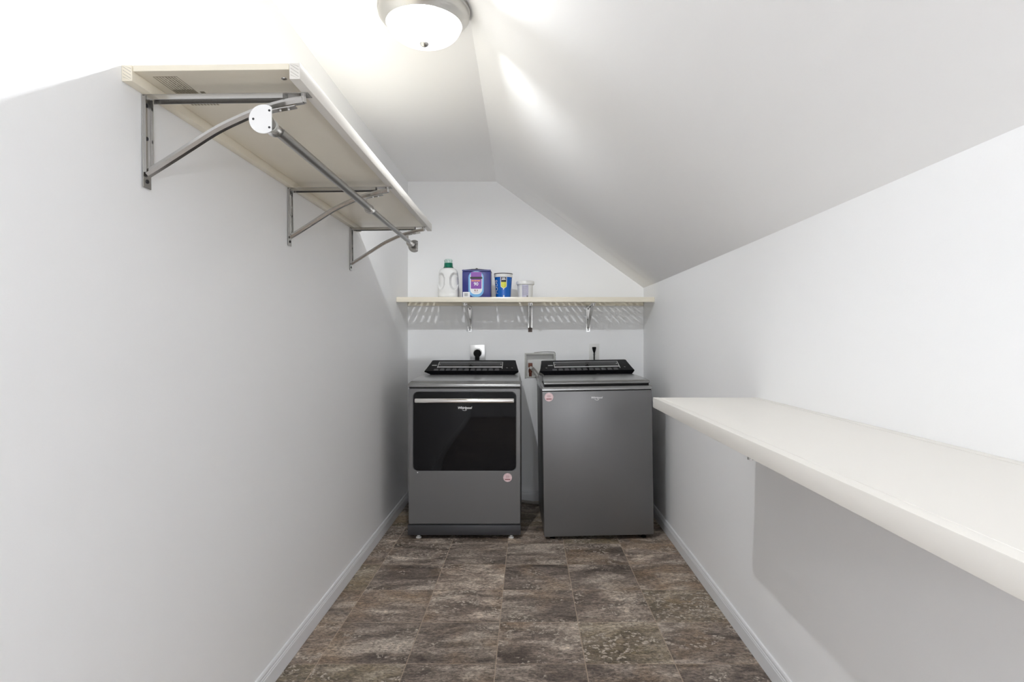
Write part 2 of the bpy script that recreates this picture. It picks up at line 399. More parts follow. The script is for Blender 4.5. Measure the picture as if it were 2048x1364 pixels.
# ------------------------------------------------------------------ ceiling lamp
def ceiling_lamp(loc, label, watts):
    t = thing('ceiling_light', label, 'ceiling light', loc)
    bm = B(); lathe(bm, [(0.150, 0.0), (0.165, -0.002), (0.1655, -0.012), (0.161, -0.016), (0.160, -0.020), (0.163, -0.023), (0.161, -0.032), (0.150, -0.046), (0.1395, -0.058), (0.1365, -0.0625), (0.1345, -0.061), (0.1340, -0.055), (0.1355, -0.010), (0.150, -0.004)], n=96)
    obj('metal_pan', bm, M['nickel'], t, 30)
    bm = B(); pr = []
    for k in range(0, 19):
        a = PI/2*k/18; pr.append((max(0.0008, 0.1330*math.cos(a)**0.85), -0.058-0.068*math.sin(a)))
    lathe(bm, pr, n=96, cap1=True)
    obj('glass_dome', bm, M['lamp'], t, 60)
    bm = B(); lathe(bm, [(0.006, -0.118), (0.0150, -0.1235), (0.0165, -0.1275), (0.0150, -0.1325), (0.009, -0.1375), (0.0006, -0.1390)], n=24, cap1=True, cap0=True)
    obj('finial', bm, M['nickel'], t)
    # added opaque bodies on either side of the bulb block its sideways light
    for sx in (-1, 1):
        bm = B(); lathe(bm, [(0.033, 0.0), (0.034, 0.003), (0.034, 0.016), (0.022, 0.030), (0.016, 0.070)], n=32, cap0=True, cap1=True)
        bm.transform(Matrix.Translation((0.028*sx, 0, -0.040)) @ Matrix.Rotation(sx*PI/2, 4, 'Y'))
        obj('socket_shape', bm, M['bulbblock'], t)
    ld = bpy.data.lights.new('bulb', 'POINT'); ld.energy = watts; ld.shadow_soft_size = 0.018; ld.color = (0.945, 0.975, 1.0)
    l = bpy.data.objects.new('bulb', ld); COL.objects.link(l); l.parent = t; l.location = (0, 0, -0.040)
    return t
ceiling_lamp((-0.373, 2.175, ZC), 'round flush ceiling lamp with glowing frosted dome and brushed nickel ring', BULB_W)

def fill_pendant(loc, ztop, label, watts):  # unseen globe lamp, added to fill the room with light
    t = thing('fill_lamp', label, 'pendant lamp', loc)
    obj('glass_globe', lathe(B(), [(max(0.001, 0.095*math.sin(PI*k/32)), 0.095*math.cos(PI*k/32)) for k in range(33)], n=48), M['lamp'], t, 60)
    obj('stem', lathe(B(), [(0.006, 0.09), (0.006, ztop-loc[2]+0.01)], n=12, cap0=True, cap1=True), M['nickel'], t)
    obj('cap', lathe(B(), [(0.03, 0.088), (0.028, 0.105), (0.008, 0.115)], n=24, cap0=True, cap1=True), M['nickel'], t)
    ld = bpy.data.lights.new('bulb', 'POINT'); ld.energy = watts; ld.shadow_soft_size = 0.06; ld.color = (0.945, 0.975, 1.0)
    l = bpy.data.objects.new('bulb', ld); COL.objects.link(l); l.parent = t
    return t
fill_pendant((0.38, -1.25, 1.40), 1.96, 'added fill light, a white glass globe behind the viewer near the panelled door', REAR_W)

# ------------------------------------------------------------------ shelves: panel with a batten along each long edge
def board(t, L, D, h, pt, m_panel, m_bat, m_front=None, m_end=None, bw=0.024):
    """local x 0..D out from the wall, y 0..L along it, z 0 underside of battens, h top"""
    e = 0.0012
    obj('panel', box(B(), bw+e, D-bw-e, 0.001, L-0.001, h-pt, h-0.0006, 0.0008, 1), m_panel, t)
    f = obj('front_batten', box(B(), D-bw, D, 0, L, 0, h, 0.0015), m_front or m_bat, t)
    b = obj('back_batten', box(B(), 0.0005, bw, 0, L, 0, h, 0.0015), m_bat, t)
    if m_end:
        for par, x0 in ((f, D-bw), (b, 0.0005)):
            bm = B(); x1 = x0+0.003; x2 = x0+bw-0.003
            for k in range(5):
                zc = 0.003+k*(h-0.006)/4
                q = []
                for x, z in ((x1, zc+0.006), (x2, zc-0.006), (x2, zc-0.0048), (x1, zc+0.0072)): q.append((x, -0.0002, min(h-0.001, max(0.001, z))))
                quad(bm, q)
            obj('end_grain', bm, m_end, par, 0)
ZU = 1.777    # underside of the upper left shelf
sh = thing('wall_shelf', 'long cream wall shelf high on the left wall, seen from below above the hanging rod', 'shelf', (XL, 1.334, ZU), (0, -0.012, 0))
board(sh, 1.84, 0.396, 0.036, 0.014, M['cream'], M['cream'], M['creamtop'], M['raw'])
# printing and a screw on the underside
zs = 0.0218
bm = B()
def sbar(x0, x1, y0, y1): box(bm, x0, x1, y0, y1, zs-0.0004, zs+0.0003)
bx0 = 0.052
for k in range(9):
    x = bx0+k*0.0066
    y = 0.030
    end = 0.150-0.002*k
    if k in (0, 8): sbar(x, x+0.0009, y, end); continue
    while y < end:
        ln = random.uniform(0.004, 0.016); sbar(x, x+(0.0024 if k in (4, 5, 6) else 0.0014), y, min(end, y+ln)); y += ln+random.uniform(0.001, 0.004)
for k in range(16): sbar(bx0+0.002, bx0+0.052, 0.100+k*0.0030, 0.1008+k*0.0030)
sbar(bx0, bx0+0.054, 0.029, 0.0298); sbar(bx0, bx0+0.054, 0.150, 0.1508)
for k in range(5): sbar(0.113+k*0.0022, 0.1142+k*0.0022, 0.112, 0.136)
for k in range(9): sbar(0.050+k*0.008, 0.0545+k*0.008, 0.183, 0.1935); 
pn = [c for c in sh.children if c.name.startswith('panel')][0]
obj('printed_stamp', bm, M['ink'], pn, 0)
bm = B(); lathe(bm, [(0.0065, 0.0), (0.0062, -0.0015), (0.003, -0.0025), (0.0008, -0.0012)], (0.342, 0.047, zs), 20, True, True)
obj('screw', bm, M['zinc'], pn)

ct = thing('counter', 'long off-white folding counter fixed along the right wall beside the washer', 'counter', (XR, 2.285, 0.950), (0, 0, PI))
board(ct, 2.00, 0.397, 0.038, 0.016, M['creamtop'], M['creamtop'])

# ------------------------------------------------------------------ brackets (local: x out from the wall, y along it, z 0 = underside of shelf)
DIAG = [(0.004, -0.182), (0.050, -0.154), (0.106, -0.119), (0.168, -0.081), (0.225, -0.054), (0.275, -0.0345), (0.330, -0.0195), (0.372, -0.0125)]
def bracket(name, label, loc, rz, group, holder=True, screw_m='dark', strut_m='zinc', hs=1.0, ry=0.0):
    t = thing(name, label, 'bracket', loc, (0, ry, rz), group)
    W = 0.015; H = 0.217*hs
    bm = B()   # wall plate, tab at its foot
    box(bm, 0.0005, 0.0030, -W, W, -H, -0.0008, 0.0006, 1)
    box(bm, 0.0030, 0.010, -W, -W+0.002, -H+0.035, -0.004, 0.0004, 1); box(bm, 0.0030, 0.010, W-0.002, W, -H+0.035, -0.004, 0.0004, 1)
    pl = obj('wall_plate', bm, M['zinc'], t)
    for z in (-0.022, -0.10, -H+0.016):
        s = B(); lathe(s, [(0.0050, 0), (0.0045, 0.0018), (0.002, 0.0026), (0.0006, 0.0016)], (0, 0, 0), 16, True, True)
        s.transform(Matrix.Translation((0.0030, 0, z*1.0)) @ Matrix.Rotation(PI/2, 4, 'Y'))
        obj('screw', s, M[screw_m], pl)
    bm = B()   # arm: inverted channel under the shelf
    box(bm, 0.004, 0.388, -W, W, -0.0030, -0.0008, 0.0004, 1)
    box(bm, 0.012, 0.330, -W, -W+0.0018, -0.0135, -0.0030, 0.0003, 1); box(bm, 0.012, 0.330, W-0.0018, W, -0.0135, -0.0030, 0.0003, 1)
    obj('arm', bm, M['zinc'], t)
    sec = [(-0.010, 0.005), (-0.010, -0.001), (-0.006, -0.0085), (0.006, -0.0085), (0.010, -0.001), (0.010, 0.005)]
    bm = B(); sweep(bm, smooth_path([(x, 0, z*hs) for x, z in DIAG], 6), sec)
    obj('strut', bm, M[strut_m], t, 25)
    bm = B(); lathe(bm, [(0.0075, -0.0195), (0.0075, -0.0030)], (0.372, 0, 0), 16, True, True)
    obj('rivet', bm, M['zinc'], t)
    if holder:
        bm = B()
        sec = [(-0.009, -0.0012), (0.009, -0.0012), (0.009, 0.0012), (-0.009, 0.0012)]
        sweep(bm, smooth_path([(0.258, 0, -0.050), (0.295, 0, -0.0395), (0.355, 0, -0.0290)], 6), sec)
        # hanger and cradle round the rod at x .306, z -.0755
        rx, rz_ = 0.306, -0.0775
        arc = [(rx+0.0165*math.sin(a), 0, rz_-0.0165*math.cos(a)) for a in [(-1.35+2.7*k/14) for k in range(15)]]
        path = [(rx-0.0165, 0, -0.040), (rx-0.0168, 0, -0.062)]+arc
        sweep(bm, path, [(-0.006, -0.001), (0.006, -0.001), (0.006, 0.001), (-0.006, 0.001)], up=Vector((0.0, 1.0, 0.0)))
        h = obj('rod_hanger', bm, M['zinc'], t)
        for x in (0.318, 0.338):
            s = B(); lathe(s, [(0.0025, -0.0385), (0.0025, -0.0355)], (x, 0, 0.1*(x-0.318)), 10, True, True); obj('rivet', s, M['zincbright'], h)
    return t
zb = lambda: ZU
G1 = 'steel brackets under the upper left shelf'
bracket('shelf_bracket', 'nearest steel bracket under the upper left shelf, partly behind the round rod flange', (XL, 1.417, ZU), 0, G1, ry=-0.012)
b0 = [o for o in COL.objects if o.name == 'shelf_bracket'][0]
dup(b0, (XL, 2.268, ZU), None, 'middle steel bracket under the upper left shelf, where the thick rod narrows')
dup(b0, (XL, 3.056, ZU), None, 'farthest steel bracket under the upper left shelf, at the far end of the rod')

# ------------------------------------------------------------------ hanging rod (telescopic) with a D-shaped flange at each end
RX, RZ = -0.594, 1.7005
rod = thing('closet_rod', 'grey telescopic metal hanging rod below the upper left shelf, a flange at each end', 'closet rod', (RX, 1.355, RZ))
Lr = 1.805
obj('outer_tube', lathe(B(), [(0.0105, 0.03), (0.0125, 0.03), (0.0128, 0.905), (0.0138, 0.906), (0.0138, 0.922), (0.0105, 0.922)], n=32, axis='y'), M['rod'], rod)
obj('inner_tube', lathe(B(), [(0.0102, 0.05), (0.0102, Lr-0.008)], n=32, axis='y', cap0=True, cap1=True), M['rod'], rod)
bm = B(); lathe(bm, [(0.0142, 0.918), (0.0145, 0.928), (0.0105, 0.930)], n=24, axis='y'); obj('plastic_ring', bm, M['whitep'], rod)
bm = B(); lathe(bm, [(0.0128, 0.036), (0.0148, 0.037), (0.0148, 0.047), (0.0128, 0.048)], n=24, axis='y'); obj('plastic_ring', bm, M['pvc'], rod)
def flange_loop(r, cut, n=40):
    pts = []
    for k in range(n+1):
        a = math.acos(cut/r)+(2*PI-2*math.acos(cut/r))*k/n
        pts.append((r*math.cos(a), r*math.sin(a)))
    return pts
def flange(y0, y1, m, hole_m, ysock):
    bm = B(); plate(bm, flange_loop(0.0325, 0.0185), y0, y1)
    f = obj('flange', bm, m, rod)
    for hx, hz in ((0.0135, 0.019), (0.0135, -0.019), (-0.0225, 0.0)):
        s = B(); lathe(s, [(0.0026, min(y0, y1)-0.0006), (0.0026, max(y0, y1)+0.0006)], (hx, 0, hz), 14, True, True, 'y'); obj('screw_hole', s, M[hole_m], f)
    s = B(); lathe(s, [(0.017, ysock[0]), (0.0165, ysock[0]+(ysock[1]-ysock[0])*0.6), (0.0135, ysock[1])], n=28, axis='y'); obj('socket_shape', s, M['rod'], f)
flange(-0.0015, 0.0015, M['zincbright'], 'dark', (0.0015, 0.030))
flange(Lr, Lr+0.0025, M['rod'], 'white', (Lr, Lr-0.028))

# ------------------------------------------------------------------ slotted back shelf
bs = thing('wall_shelf', 'slotted cream shelf across the back wall above both machines', 'shelf', (XL, YB, 1.471))
Wd = XR-XL
obj('front_batten', box(B(), 0.0005, Wd-0.0005, -0.400, -0.376, 0, 0.034, 0.0012), M['cream'], bs)
obj('back_batten', box(B(), 0.004, Wd-0.004, -0.025, -0.0005, -0.004, 0.022, 0.001), M['cream'], bs)
bm = B()
zt0, zt1 = 0.0295, 0.0338
for y0, y1 in ((-0.3755, -0.368), (-0.262, -0.203), (-0.025, -0.0005)): box(bm, 0.0005, Wd-0.0005, y0, y1, zt0, zt1, 0.0006, 1)
pitch = 0.0449; sw = 0.0165
x = 0.021
edges = [0.0005]
while x+sw < Wd-0.02:
    edges += [x, x+sw]; x += pitch
edges.append(Wd-0.0005)
for k in range(0, len(edges)-1, 2):
    for y0, y1 in ((-0.368, -0.262), (-0.203, -0.025)): box(bm, edges[k], edges[k+1], y0, y1, zt0, zt1)
obj('slatted_panel', bm, M['cream'], bs, 0)
G2 = 'steel brackets under the back shelf'
b1 = bracket('shelf_bracket', 'left steel bracket under the back shelf, above the dryer', (-0.434, YB, 1.471-0.0045), -PI/2, G2, holder=False, hs=0.90)
b2 = dup(b1, (0.020, YB, 1.471-0.0045), None, 'centre steel bracket under the back shelf, with a dark rusty foot')
for c in list(b2.children):
    if c.name.startswith('wall_plate'):
        bm = box(B(), 0.0031, 0.0046, -0.0152, 0.0152, -0.1955, -0.163, 0.0004, 1)
        o = obj('foot_tab', bm, M['rust'], c); o['label'] = 'dark brown rusty foot'
b3 = dup(b1, (0.456, YB, 1.471-0.0045), None, 'right steel bracket under the back shelf, above the washer outlet')
for o in (b1, b3):
    for c in list(o.children):
        if c.name.startswith('wall_plate'): obj('foot_tab', box(B(), 0.0031, 0.0040, -0.0148, 0.0148, -0.1955, -0.170, 0.0004, 1), M['zincbright'], c)
G3 = 'steel brackets under the counter'
c1 = bracket('shelf_bracket', 'steel bracket under the right counter, its tip just showing below the front edge', (XR, 1.375, 0.950), PI, G3, holder=False, hs=0.84)
c1.scale = (0.975, 1, 1)

# ------------------------------------------------------------------ dryer
def on_face(P1, P2, x, v, out=0.0):
    """point on the console face between P1 (bottom) and P2 (top) given as (y, z)"""
    y = P1[0]+(P2[0]-P1[0])*v; z = P1[1]+(P2[1]-P1[1])*v
    d = Vector((0, P2[0]-P1[0], P2[1]-P1[1])).normalized(); n = Vector((0, -d.z, d.y))
    return Vector((x, y, z))+n*out
def face_box(bm, P1, P2, x0, x1, v0, v1, o0, o1):
    c = [on_face(P1, P2, x, v, o) for o in (o0, o1) for x, v in ((x0, v0), (x1, v0), (x1, v1), (x0, v1))]
    vs = [bm.verts.new(p) for p in c]
    for f in ((0, 1, 2, 3), (7, 6, 5, 4), (0, 4, 5, 1), (1, 5, 6, 2), (2, 6, 7, 3), (3, 7, 4, 0)): bm.faces.new([vs[i] for i in f])
def console(t, P0, P1, P2, h0, h1, h2, yb, d0, d1):
    bm = B()
    n = []
    n += [(P0[0], P0[1]-0.012, h0), (P0[0], P0[1], h0)]
    n += [(P1[0]-0.002, P1[1]-0.003, h1), (P1[0]+0.004, P1[1]+0.003, h1)]
    for v, hh in ((0.30, 0.30), (0.6, 0.6), (0.85, 0.85)): n.append((P1[0]+(P2[0]-P1[0])*v, P1[1]+(P2[1]-P1[1])*v, h1+(h2-h1)*hh))
    n += [(P2[0]-0.012, P2[1]-0.0035, h2+0.003), (P2[0]-0.002, P2[1]-0.0008, h2-0.008), (P2[0]+0.006, P2[1]-0.002, h2-0.012), (yb, P2[1]-0.03, h2-0.004), (yb, P0[1]-0.012, h1)]
    loft_sym(bm, n)
    c = obj('console', bm, M['blackgloss'], t, 25)
    a = (P1[0], P1[1]); b = (P2[0], P2[1])
    bm = B(); face_box(bm, a, b, d0, d1, 0.40, 0.80, 0.0002, 0.0008)
    obj('display', bm, M['blackglass'], c, 0)
    bm = B(); 
    for x0, x1, v0, v1 in ((d0-0.003, d1+0.003, 0.80, 0.815), (d0-0.003, d0, 0.30, 0.815), (d1, d1+0.003, 0.22, 0.815), (d0-0.003, d1+0.003, 0.34, 0.40)):
        face_box(bm, a, b, x0, x1, v0, v1, 0.0002, 0.0012)
    obj('display_frame', bm, M['silverink'], c, 0)
    def mark(x0, x1, v0, v1, o0=0.0002, o1=0.0007, name='marking', m='silverink'):
        bm = B(); face_box(bm, a, b, x0, x1, v0, v1, o0, o1); obj(name, bm, M[m], c, 0)
    mark(d0+0.006, d0+0.009, 0.58, 0.62, 0.0008, 0.0012); mark(d1-0.012, d1-0.008, 0.58, 0.64, 0.0008, 0.0012)
    mark(d0-0.045, d0-0.012, 0.50, 0.54)
    x = d0-0.02
    while x < d1-0.02:
        mark(x, x+0.030, 0.06, 0.20, 0.0002, 0.0014, 'button', 'toe')
        if x > d0: mark(x+0.003, x+0.026, 0.235, 0.25, name='button_label', m='greyink')
        x += 0.042
    for xx in (d1+0.035, d1+0.070 if d1 < 0.22 else d0-0.06):
        s = B(); lathe(s, [(0.006, 0), (0.006, 0.002), (0.004, 0.0026)], n=20, cap0=True, cap1=True)
        p = on_face(a, b, xx, 0.28, 0.0003); ang = math.atan2(b[1]-a[1], b[0]-a[0])
        s.transform(Matrix.Translation(p) @ Matrix.Rotation(ang, 4, 'X')); obj('button', s, M['deck'], c)
    return c
def foot(t, x, y, ztop, zbot=0.0, m='whitep'):
    bm = B(); lathe(bm, [(0.017, zbot), (0.017, zbot+0.006), (0.010, zbot+0.010), (0.008, zbot+0.014), (0.008, ztop)], (x, y, 0), 18, True, True)
    return obj('leg', bm, M[m], t)
def sticker(t, x, z, y, r=0.0265):
    bm = B(); plate(bm, [(x+r*math.cos(2*PI*k/40), z+r*math.sin(2*PI*k/40)) for k in range(40)], y-0.0008, y-0.0002)
    s = obj('sticker', bm, M['pink'], t, 0); s['label'] = 'round pale pink sticker'
    bm = B()
    for k in range(28):
        if k % 7 == 0: continue
        a = 2*PI*k/28; c, q = math.cos(a), math.sin(a)
        box(bm, x+0.86*r*c-0.0012, x+0.86*r*c+0.0012, y-0.0012, y-0.0008, z+0.86*r*q-0.0008, z+0.86*r*q+0.0008)
    for dz, w_ in ((0.42, 0.5), (0.2, 0.55), (0.0, 0.5)): box(bm, x-w_*r*0.8, x+w_*r*0.8, y-0.0012, y-0.0008, z+dz*r-0.0007, z+dz*r+0.0007)
    box(bm, x-0.6*r, x+0.6*r, y-0.0012, y-0.0008, z-0.55*r, z-0.32*r)
    obj('sticker_print', bm, M['maroon'], s, 0)
    return s

dy = thing('clothes_dryer', 'dark grey front-loading dryer with a black glass door, left of the washer', 'dryer', (-0.383, 3.66, 0))
HW = 0.3405
obj('cabinet', box(B(), -HW, HW, 0.016, 0.70, 0.070, 0.9185, 0.006), M['greyenamel'], dy)
bm = B(); c = 0.003
lp = [(rrect(-HW, HW, 0.090, 0.915, 0.010), 0.0155), (rrect(-HW, HW, 0.090, 0.915, 0.010), c), (rrect(-HW+c, HW-c, 0.090+c, 0.915-c, 0.008), 0.0),
      (rrect(-0.313-c, 0.313+c, 0.4127-c, 0.893+c, 0.032), 0.0), (rrect(-0.313, 0.313, 0.4127, 0.893, 0.030), c), (rrect(-0.313, 0.313, 0.4127, 0.893, 0.030), 0.0155)]
vv = [[bm.verts.new((x, y, z)) for x, z in L_] for L_, y in lp]
for k in range(6):
    A_, B_ = vv[k], vv[(k+1) % 6]; n = len(A_)
    for i in range(n): bm.faces.new((A_[i], A_[(i+1) % n], B_[(i+1) % n], B_[i]))
fp = obj('front_panel', bm, M['greyenamel'], dy, 0)
obj('seam_shade', box(B(), -HW+0.004, HW-0.004, 0.003, 0.015, 0.9155, 0.9200), M['black'], dy)  # black strip standing in for the shade inside the open joint
# door glass: gently hollowed surface, set into the panel
bm = B(); loop = rrect(-0.3115, 0.3115, 0.4142, 0.8915, 0.029, 8)
NX, NZ = 30, 24; gv = {}
for i in range(NX+1):
    for j in range(NZ+1):
        u = i/NX*2-1; v = j/NZ*2-1
        x = u*0.3115; z = 0.65285+v*0.23865
        # round the corners
        rx = 0.029; ax, az = abs(x)-(0.3115-rx), abs(z-0.65285)-(0.23865-rx)
        if ax > 0 and az > 0:
            m_ = max(ax, az); l_ = math.hypot(ax, az); s_ = m_/l_
            x = math.copysign(0.3115-rx+ax*s_, x); z = 0.65285+math.copysign(0.23865-rx+az*s_, v)
        d = 0.0020+0.0018*max(0, 1-abs(u)**4)*max(0, 1-abs(v)**4)
        gv[i, j] = bm.verts.new((x, d, z))
for i in range(NX):
    for j in range(NZ): bm.faces.new((gv[i, j], gv[i+1, j], gv[i+1, j+1], gv[i, j+1]))
door = obj('door', bm, M['blackglass'], dy, 60)
sec = [(-0.006, 0.826), (-0.0145, 0.829), (-0.017, 0.835), (-0.016, 0.846), (-0.010, 0.855), (-0.002, 0.8565), (0.004, 0.852), (0.004, 0.828)]
bm = B(); L0 = []
hx = [-0.303, -0.300, -0.294, 0.294, 0.300, 0.303]; sc = [0.55, 0.85, 1, 1, 0.85, 0.55]
for x, s in zip(hx, sc): L0.append([bm.verts.new((x, y*s, 0.841+(z-0.841)*(0.7+0.3*s))) for y, z in sec])
for a, b in zip(L0, L0[1:]):
    for k in range(len(sec)): bm.faces.new((a[k], a[(k+1) % len(sec)], b[(k+1) % len(sec)], b[k]))
bm.faces.new(L0[0]); bm.faces.new(L0[-1][::-1])
o = obj('handle', bm, M['chrome'], door, 50); o['label'] = 'chrome handle bar'
text('brand_lettering', 'Whirlpool', 0.0205, (0.0, 0.0030, 0.796), M['silverink'], door, 0.25, bold=0.0003)
bm = B(); sweep(bm, smooth_path([(-0.014, 0.0028, 0.7850), (-0.004, 0.0028, 0.7800), (0.006, 0.0028, 0.7800), (0.014, 0.0028, 0.7860)], 5), circ(0.0008, 6), up=Vector((0, 1, 0)))
obj('brand_swoosh', bm, M['silverink'], door)
obj('toe_panel', box(B(), -0.3445, 0.3415, -0.006, 0.05, 0.024, 0.084, 0.003), M['toe'], dy)
obj('base_tray', box(B(), -0.33, 0.33, 0.05, 0.69, 0.035, 0.070), M['black'], dy)
for x in (-0.283, 0.283):
    for y in (0.025, 0.63): foot(dy, x, y, 0.036)
bm = B(); loft_sym(bm, [(0.002, 0.9205, 0.338), (-0.006, 0.9215, 0.3415), (-0.0075, 0.930, 0.342), (-0.004, 0.941, 0.341), (0.010, 0.950, 0.3385), (0.040, 0.957, 0.336), (0.10, 0.9635, 0.334), (0.25, 0.970, 0.332), (0.46, 0.975, 0.330), (0.70, 0.976, 0.326), (0.70, 0.9205, 0.338)])
o = obj('top_panel', bm, M['deck'], dy, 40)
mb = o.modifiers.new('bevel', 'BEVEL'); mb.width = 0.004; mb.segments = 3; mb.limit_method = 'ANGLE'; mb.angle_limit = 0.9
console(dy, (0.44, 0.977), (0.458, 0.995), (0.665, 1.067), 0.281, 0.322, 0.296, 0.70, -0.242, 0.206)
sticker(dy, 0.262, 0.373, 0.0)
bm = B(); lathe(bm, [(0.0035, -0.003), (0.0035, 0.001)], (-0.285, 0, 0.4035), 12, True, True, 'y'); obj('screw', bm, M['whitep'], dy)

# ------------------------------------------------------------------ washer
ws = thing('washing_machine', 'dark grey top-loading washer with a plain front, tilted slightly beside the counter', 'washer', (0.434, 3.640, 0), (0, math.radians(-0.85), math.radians(1.6)))
HW = 0.333
obj('cabinet', box(B(), -HW, HW, 0.014, 0.70, 0.030, 0.9045, 0.006), M['greyenamel'], ws)
obj('front_panel', box(B(), -HW, HW, 0.0, 0.0138, 0.025, 0.9020, 0.004, 3), M['greyenamel'], ws)
obj('kick_base', box(B(), -HW+0.01, HW-0.01, 0.03, 0.66, 0.020, 0.0298), M['black'], ws)
bm = B(); loft_sym(bm, [(0.0, 0.9052, 0.334), (-0.002, 0.908, 0.335), (-0.002, 0.920, 0.335), (0.004, 0.9285, 0.333), (0.03, 0.932, 0.330), (0.35, 0.942, 0.333), (0.46, 0.966, 0.330), (0.70, 0.970, 0.325), (0.70, 0.9052, 0.334)])
o = obj('top_panel', bm, M['deck'], ws, 40)
mb = o.modifiers.new('bevel', 'BEVEL'); mb.width = 0.004; mb.segments = 3; mb.limit_method = 'ANGLE'; mb.angle_limit = 0.9
bm = B(); loft_sym(bm, [(0.004, 0.9425, 0.318), (-0.001, 0.945, 0.3215), (-0.001, 0.953, 0.322), (0.008, 0.9600, 0.321), (0.04, 0.9640, 0.320), (0.20, 0.9725, 0.315), (0.43, 0.9785, 0.300), (0.435, 0.968, 0.300), (0.30, 0.955, 0.31)])
o = obj('lid', bm, M['deck'], ws, 40)
mb = o.modifiers.new('bevel', 'BEVEL'); mb.width = 0.003; mb.segments = 3; mb.limit_method = 'ANGLE'; mb.angle_limit = 0.9
obj('lid_gap_shade', box(B(), -0.316, 0.316, 0.0045, 0.33, 0.925, 0.9440), M['black'], ws)  # black filler standing in for the shade in the gap below the lid
obj('seam_shade', box(B(), -HW+0.003, HW-0.003, 0.003, 0.0135, 0.9022, 0.9050), M['black'], ws)  # black strip painted in as the shade between top and front
cn = console(ws, (0.436, 0.980), (0.452, 1.000), (0.665, 1.069), 0.296, 0.322, 0.300, 0.70, -0.215, 0.232)
obj('lid_notch', box(B(), 0.060, 0.085, 0.405, 0.44, 0.974, 0.9815, 0.002), M['black'], ws)
for x in (-0.28, 0.28):
    for y in (0.05, 0.62): foot(ws, x, y, 0.031, -0.0003 if x < 0 else -0.0036, 'black')
sticker(ws, -0.292, 0.869, 0.0)
text('brand_lettering', 'Whirlpool', 0.0165, (-0.003, -0.0004, 0.861), M['silverink'], ws, 0.2)
bm = B(); sweep(bm, smooth_path([(-0.016, -0.0008, 0.8520), (-0.006, -0.0008, 0.8468), (0.004, -0.0008, 0.8468), (0.011, -0.0008, 0.8530)], 5), circ(0.0011, 6), up=Vector((0, 1, 0)))
obj('brand_swoosh', bm, M['silverink'], ws)

# ------------------------------------------------------------------ water supply box, valve, hoses
wb = thing('washer_outlet_box', 'grey recessed water supply box in the back wall between the machines', 'water supply box', (0.0935, YB, 1.02))
bx, bz0, bz1 = 0.1085, -0.087, 0.087
bm = B(); box(bm, -bx, bx, 0.066, 0.068, bz0, bz1)
box(bm, -bx, -bx+0.002, 0.0, 0.066, bz0, bz1); box(bm, bx-0.002, bx, 0.0, 0.066, bz0, bz1)
box(bm, -bx+0.002, bx-0.002, 0.0, 0.066, bz1-0.002, bz1); box(bm, -bx+0.002, bx-0.002, 0.0, 0.066, bz0, bz0+0.002)
obj('recess', bm, M['whitep'], wb)
bm = B()
box(bm, -bx-0.006, -bx+0.006, -0.004, -0.0005, bz0-0.012, bz1+0.006, 0.001); box(bm, bx-0.006, bx+0.006, -0.004, -0.0005, bz0-0.006, bz1+0.006, 0.001)
box(bm, -bx+0.006, bx-0.006, -0.004, -0.0005, bz1-0.006, bz1+0.006, 0.001)
box(bm, -bx+0.006, bx-0.006, -0.004, -0.0005, bz0-0.006, bz0+0.004, 0.001)
obj('frame', bm, M['pvc'], wb)
bm = B(); tube(bm, smooth_path([(-0.045, -0.006, bz1+0.010), (0.02, -0.008, bz1+0.015), (0.09, -0.007, bz1+0.015), (0.114, -0.006, bz1+0.006), (0.116, -0.006, bz1-0.06)], 6), 0.0018, 8)
obj('clip_wire', bm, M['zinc'], wb)
vx = -0.072
bm = B(); box(bm, vx-0.016, vx+0.016, -0.014, 0.030, -0.015, 0.018, 0.003); lathe(bm, [(0.011, -0.085), (0.011, -0.055), (0.014, -0.053), (0.014, -0.030), (0.010, -0.028), (0.010, -0.015)], (vx, 0.012, 0), 20, True, True)
v = obj('valve', bm, M['copper'], wb)
bm = B(); lathe(bm, [(0.012, -0.026), (0.012, -0.013)], (vx+0.004, 0, -0.016), 6, True, True, 'y'); obj('valve_handle', bm, M['pvc'], v)
h1 = thing('water_hose', 'grey braided hose nearest the dryer running from the valve behind the washer', 'hose', (0.03, 4.5, 0.99), group='water hoses')
obj('hose', tube(B(), [Vector(p)-Vector((0.03, 4.5, 0.99)) for p in smooth_path([(0.030, 4.505, 0.992), (0.048, 4.470, 0.970), (0.072, 4.452, 0.930), (0.083, 4.440, 0.860), (0.088, 4.435, 0.70), (0.10, 4.43, 0.40), (0.14, 4.43, 0.15)], 8)], 0.0065, 12), M['braid'], h1)
h2 = thing('water_hose', 'grey braided hose nearest the washer running from the valve behind the washer', 'hose', (0.04, 4.5, 1.0), group='water hoses')
obj('hose', tube(B(), [Vector(p)-Vector((0.04, 4.5, 1.0)) for p in smooth_path([(0.042, 4.503, 1.004), (0.066, 4.476, 0.978), (0.094, 4.462, 0.935), (0.118, 4.452, 0.88), (0.128, 4.445, 0.80), (0.14, 4.44, 0.6)], 8)], 0.0065, 12), M['braid'], h2)
fh = thing('floor_hose', 'grey hose lying on the floor behind and between the machines', 'hose', (0, 4.45, 0.013))
obj('hose', tube(B(), smooth_path([(-0.16, -0.02, 0), (-0.07, 0.02, 0), (0.01, -0.005, 0), (0.08, -0.04, 0), (0.15, -0.035, 0.0)], 8), 0.0115, 14), M['braid'], fh)

